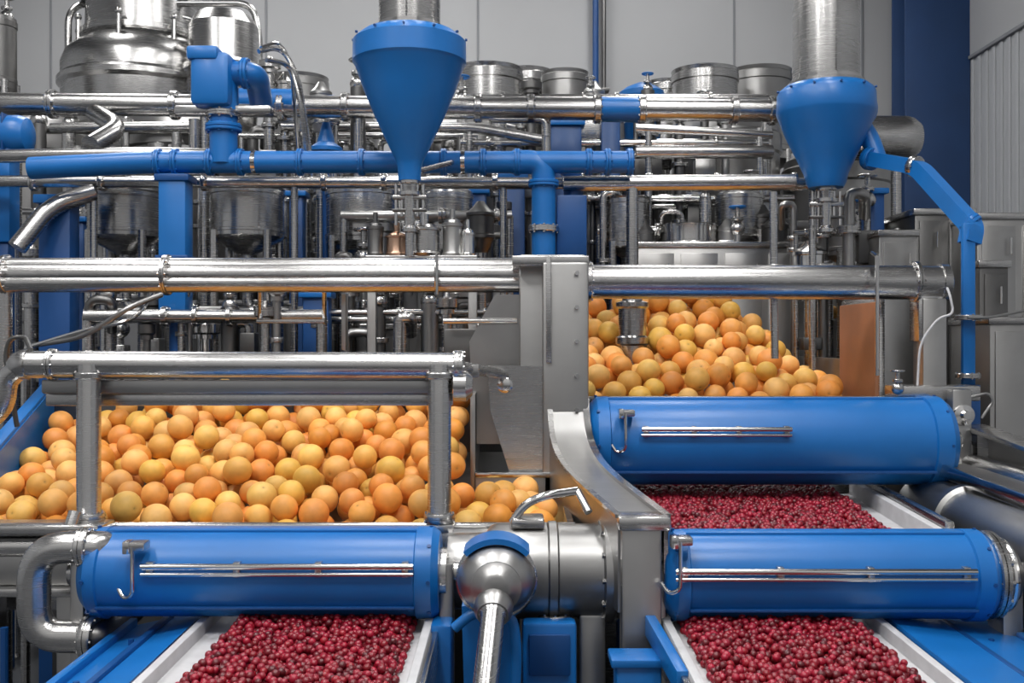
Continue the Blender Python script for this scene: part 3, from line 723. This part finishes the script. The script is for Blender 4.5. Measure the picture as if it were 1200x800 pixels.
# ---------------- centre drive unit ----------------
m=MB('drive_motor_housing'); d=3.12; a=P(522,668,d); L=X(738,d)-X(522,d); r=S(55,d)
m.lathe(a,XV,[(0,r*.6),(.01,r*.75),(.03,r*.78),(.12,r*.80),(.14,r*.95),(.16,r*1.0),(L*.55,r*1.0),(L*.56,r*1.04),(L*.60,r*1.04),(L*.61,r*.98),(L*.84,r*.98),(L*.85,r*1.08),(L*.90,r*1.08),(L*.91,r*1.0),(L,r*.96)],BRUSH,64)
for an in range(0,360,30):
    w=Vector((0,math.cos(math.radians(an)),math.sin(math.radians(an))))
    m.tube([a+XV*(L*.83)+w*r*1.0,a+XV*(L*.92)+w*r*1.0],.009,CHROME,6)
m.box((a.x+.1,d-.1,0),(a.x+.18,d+.1,a.z-r*.8),BRUSH,.01); m.box((a.x+L-.16,d-.08,0),(a.x+L-.08,d+.1,a.z-r*.8),BRUSH,.01)
m.tube([P(600,612,3.1),P(615,590,3.1),P(640,580,3.1),P(676,575,3.15)],.013,CHROME,12,.05); m.tube([P(676,575,3.15),P(690,600,3.1)],.013,CHROME,12)
m.box((a.x+.20,d-.06,a.z+r*.95),(a.x+.30,d+.06,a.z+r*1.15),STEEL,.008)
m.flange(P(650,724,3.05),UPV,.05,.03,STEEL,8)
m.done()
m=MB('ball_joint_shaft'); d=2.72; c=P(582,678,d)
m.sphere(c,S(46,d),BRUSH,48,(1,.95,.9)); m.lathe(c,YV,[(0,.06),(.3,.07)],STEEL,32)
m.torus(c,YV,S(41,d),.016,STEEL,40)
m.lathe(c-YV*.085,-YV,[(0,.065),(.012,.065),(.02,.05),(.03,.04),(.035,.03)],BRUSH,32)
t=Vector((X(563,2.2),2.2,Z(860,2.2)))-c; 
m.tube([c+t*.1,c+t*.28,c+t*.3,c+t],[.045,.036,.030,.030],STEEL,24)
m.lathe(c+t*.17,t,[(0,.046),(.02,.05),(.04,.05),(.06,.04)],BRUSH,28)
e=c+t; m.box((e.x-.05,e.y-.05,0),(e.x+.05,e.y+.05,e.z+.01),DSTEEL,.01)
pts=[]
for k in range(13):
    an=math.radians(42+k*96/12); pts.append((math.cos(an),math.sin(an)))
vs=[];fs=[]
R1,R2=S(46,d),S(52,d)
for yy in (-.03,.09):
    for (cx,sz) in pts: vs.append(c+Vector((cx*R1,yy,sz*R1*.93)))
    for (cx,sz) in pts: vs.append(c+Vector((cx*R2*1.0,yy,sz*R2*.95)))
n=13
for i in range(n-1):
    fs+= [[i,i+1,n+i+1,n+i],[2*n+i,3*n+i,3*n+i+1,2*n+i+1],[n+i,n+i+1,3*n+i+1,3*n+i],[i,2*n+i,2*n+i+1,i+1]]
fs+=[[0,n,3*n,2*n],[n-1,3*n-1,4*n-1,2*n-1]]
m.add(vs,fs,BLUE)
m.done()
m=MB('blue_drive_bracket')
m.prism([(X(540,2.75),Z(716,2.75)),(X(600,2.75),Z(706,2.75)),(X(604,2.75),Z(760,2.75)),(X(592,2.75),Z(900,2.75)),(X(545,2.75),Z(900,2.75))],2.80,2.88,BLUE)
m.tube([P(532,736,2.72),P(556,716,2.72),P(600,716,2.72),P(606,760,2.72),P(600,900,2.72)],.014,BLUE,14,.05)
m.box((X(545,2.8),2.82,0),(X(592,2.8),2.88,.6),BLUED,.01)
m.box((X(612,2.95),2.95,0),(X(676,2.95),3.02,Z(730,2.95)),BLUE,.012)
m.box((X(620,2.95),2.935,Z(790,2.95)),(X(668,2.95),2.95,Z(742,2.95)),BLUED,.008)
m.box((X(505,2.9),2.86,0),(X(530,2.9),3.0,Z(728,2.9)),BLUE,.01)
m.box((X(722,2.7),2.7,0),(X(776,2.7),2.78,Z(776,2.7)),BLUE,.01); m.box((X(716,2.7),2.69,Z(782,2.7)),(X(782,2.7),2.80,Z(772,2.7)),BLUE,.006)
m.beam(P(756,722,2.98),P(800,800,2.5),.03,.06,BLUE)
m.done()

# ---------------- left support + elbow pipe ----------------
m=MB('steel_elbow_pipe'); d=2.93
m.tube([P(135,640,d+.15),P(122,641,d),P(40,641,d),P(40,745,d),P(110,746,d)],.046,STEEL,28,.13)
m.flange(P(100,641,d),XV,.058,.03,STEEL,10); m.flange(P(106,746,d),XV,.062,.035,STEEL,10)
m.tube([P(104,746,d),P(114,746,d),P(114,746,d)+Vector((0,.28,0))],.036,DSTEEL,20,.05)
m.done()
m=MB('steel_support_rail'); d=3.12
m.box(P(-60,616,d),P(118,626,d+.0)+Vector((0,.12,0)),STEEL,.006)
m.tube([P(-60,640,d+.05),P(112,640,d+.05)],.032,STEEL,24)
m.box(P(-60,652,d)+Vector((0,.04,0)),P(112,690,d)+Vector((0,.1,0)),BRUSH,.008)
m.box(P(-60,690,d)+Vector((0,.0,0)),P(112,700,d)+Vector((0,.1,0)),STEEL,.006)
m.box(P(60,700,d)+Vector((0,.03,0)),Vector((X(112,d),d+.1,0)),BRUSH,.008)
m.box(P(-40,700,d)+Vector((0,.03,0)),Vector((X(-10,d),d+.1,0)),BRUSH,.008)
m.tube([P(75,640,d),P(88,600,d+.05)],.02,STEEL,12)
m.tube([P(5,735,d),Vector((X(5,d),d,0))],.012,BLUED,10)
m.done()

# ---------------- right side machinery ----------------
m=MB('conveyor_side_drive')
m.lathe((1.64,2.75,1.05),YV,[(0,.05),(.01,.105),(.02,.12),(.25,.12),(.26,.135),(.30,.135),(.31,.12),(.9,.12),(.91,.135),(.95,.135),(.96,.12),(1.3,.12),(1.32,.05)],BRUSH,48)
m.lathe((1.80,2.9,1.21),YV,[(0,.03),(.02,.05),(1.2,.05),(1.22,.03)],STEEL,32)
m.beam((1.70,2.8,1.20),(1.70,4.1,1.22),.12,.02,BRUSH); m.beam((1.5,2.8,.93),(1.5,4.1,.95),.03,.16,BRUSH)
m.beam((1.88,2.8,1.10),(1.88,4.1,1.16),.03,.34,BRUSH)
m.beam((1.84,3.0,1.28),(1.84,4.1,1.36),.10,.02,STEEL); m.beam((1.62,3.1,1.19),(1.62,4.05,1.22),.015,.05,CHROME)
for y in (2.9,3.5,4.0):
    m.box((1.58,y-.04,0),(1.66,y+.04,.95),BRUSH,.008); m.box((1.86,y-.04,0),(1.92,y+.04,1.0),BRUSH,.008)
m.torus((1.56,2.95,1.0),XV,.11,.016,STEEL); m.torus((1.61,2.95,1.0),XV,.08,.012,DSTEEL)
m.tube([(1.48,2.9,.84),(1.7,2.85,.80),(1.72,2.5,.7)],.03,STEEL,18,.1)
m.done()
m=MB('steel_bearing_stand'); d=4.05
m.box((X(1110,d),d-.05,0),(X(1133,d),d+.12,Z(455,d)),BRUSH,.01)
m.box((X(1052,d),d+.0,Z(470,d)),(X(1150,d),d+.15,Z(452,d)),STEEL,.008)
m.box((X(1133,d),d,0),(X(1175,d),d+.2,Z(520,d)),BRUSH,.01); m.box((X(1150,d),d+.1,0),(X(1240,d),d+.3,Z(560,d)),STEEL,.01)
m.prism([(X(1140,d),Z(508,d)),(X(1170,d),Z(508,d)),(X(1250,d),Z(560,d)),(X(1250,d),Z(600,d)),(X(1140,d),Z(600,d))],d-.04,d+.02,STEEL)
m.lathe((X(1122,d),d-.05,Z(485,d)),-YV,[(0,.04),(.015,.04),(.02,.02),(.04,.015)],CHROME,24)
m.tube([P(1135,466,d),P(1158,460,d),P(1164,470,d),P(1150,490,d)],.006,BRUSH,10,.04)
m.valve(P(1052,455,d),.7,STEEL)
m.tube([P(1105,330,4.2),P(1112,340,4.1),P(1118,368,4.1),P(1100,372,4.1),P(1078,400,4.1),P(1075,455,4.1)],.005,WHITE,8,.08)
m.done()
m=MB('hose_bundle')
m.tube([P(36,405,4.6),P(100,395,4.5),P(150,360,4.5),P(190,345,4.6)],.012,BRUSH,10,.2)
m.tube([P(30,408,4.6),P(105,385,4.5),P(160,375,4.5),P(185,330,4.7)],.010,CHROME,10,.2)
m.tube([P(30,410,4.6),P(30,440,4.6),Vector((X(30,4.6),4.6,0))],.02,STEEL,10,.05)
m.tube([P(303,60,4.9),P(330,55,5),P(350,90,5),P(362,170,5.1),P(366,212,5.1)],.012,STEEL,10,.2)
m.tube([P(312,70,4.9),P(340,75,5),P(355,130,5),P(360,212,5.1)],.012,STEEL,10,.2)
m.tube([P(306,56,4.9),P(326,48,5),P(340,70,5),P(346,130,5.1),P(352,212,5.1)],.009,CHROME,10,.2)
m.tube([P(106,170,5.1),P(140,150,5.3),P(110,130,5.5)],.05,STEEL,18,.1)
m.tube([P(20,290,4.9),P(60,240,5.0),P(110,225,5.1)],.045,STEEL,18,.1)
m.tube([P(228,205,5.5),P(228,140,5.5)],.03,STEEL,12)
m.done()

# ---------------- world / camera ----------------
w=bpy.data.worlds.new('hall_light'); bpy.context.scene.world=w; w.use_nodes=True; nt=w.node_tree
bg=nt.nodes['Background']; tc=nt.nodes.new('ShaderNodeTexCoord'); sp=nt.nodes.new('ShaderNodeSeparateXYZ'); cr=nt.nodes.new('ShaderNodeValToRGB')
mr=nt.nodes.new('ShaderNodeMapRange'); mr.inputs['From Min'].default_value=-1
nt.links.new(tc.outputs['Generated'],sp.inputs[0]); nt.links.new(sp.outputs['Z'],mr.inputs[0]); nt.links.new(mr.outputs[0],cr.inputs[0]); nt.links.new(cr.outputs[0],bg.inputs[0])
e=cr.color_ramp.elements; e[0].position=.40; e[0].color=(.04,.04,.045,1); e[1].position=.75; e[1].color=(1,.99,.98,1); x=e.new(.52); x.color=(.45,.45,.46,1)
bg.inputs[1].default_value=0.68
cd=bpy.data.cameras.new('camera'); cam=bpy.data.objects.new('camera',cd); bpy.context.collection.objects.link(cam)
cd.lens=36; cd.sensor_width=36; cam.location=(0,0,CAMZ); cam.rotation_euler=(math.pi/2,0,0); cd.clip_start=.05
bpy.context.scene.camera=cam
bpy.context.scene.view_settings.view_transform='Standard'
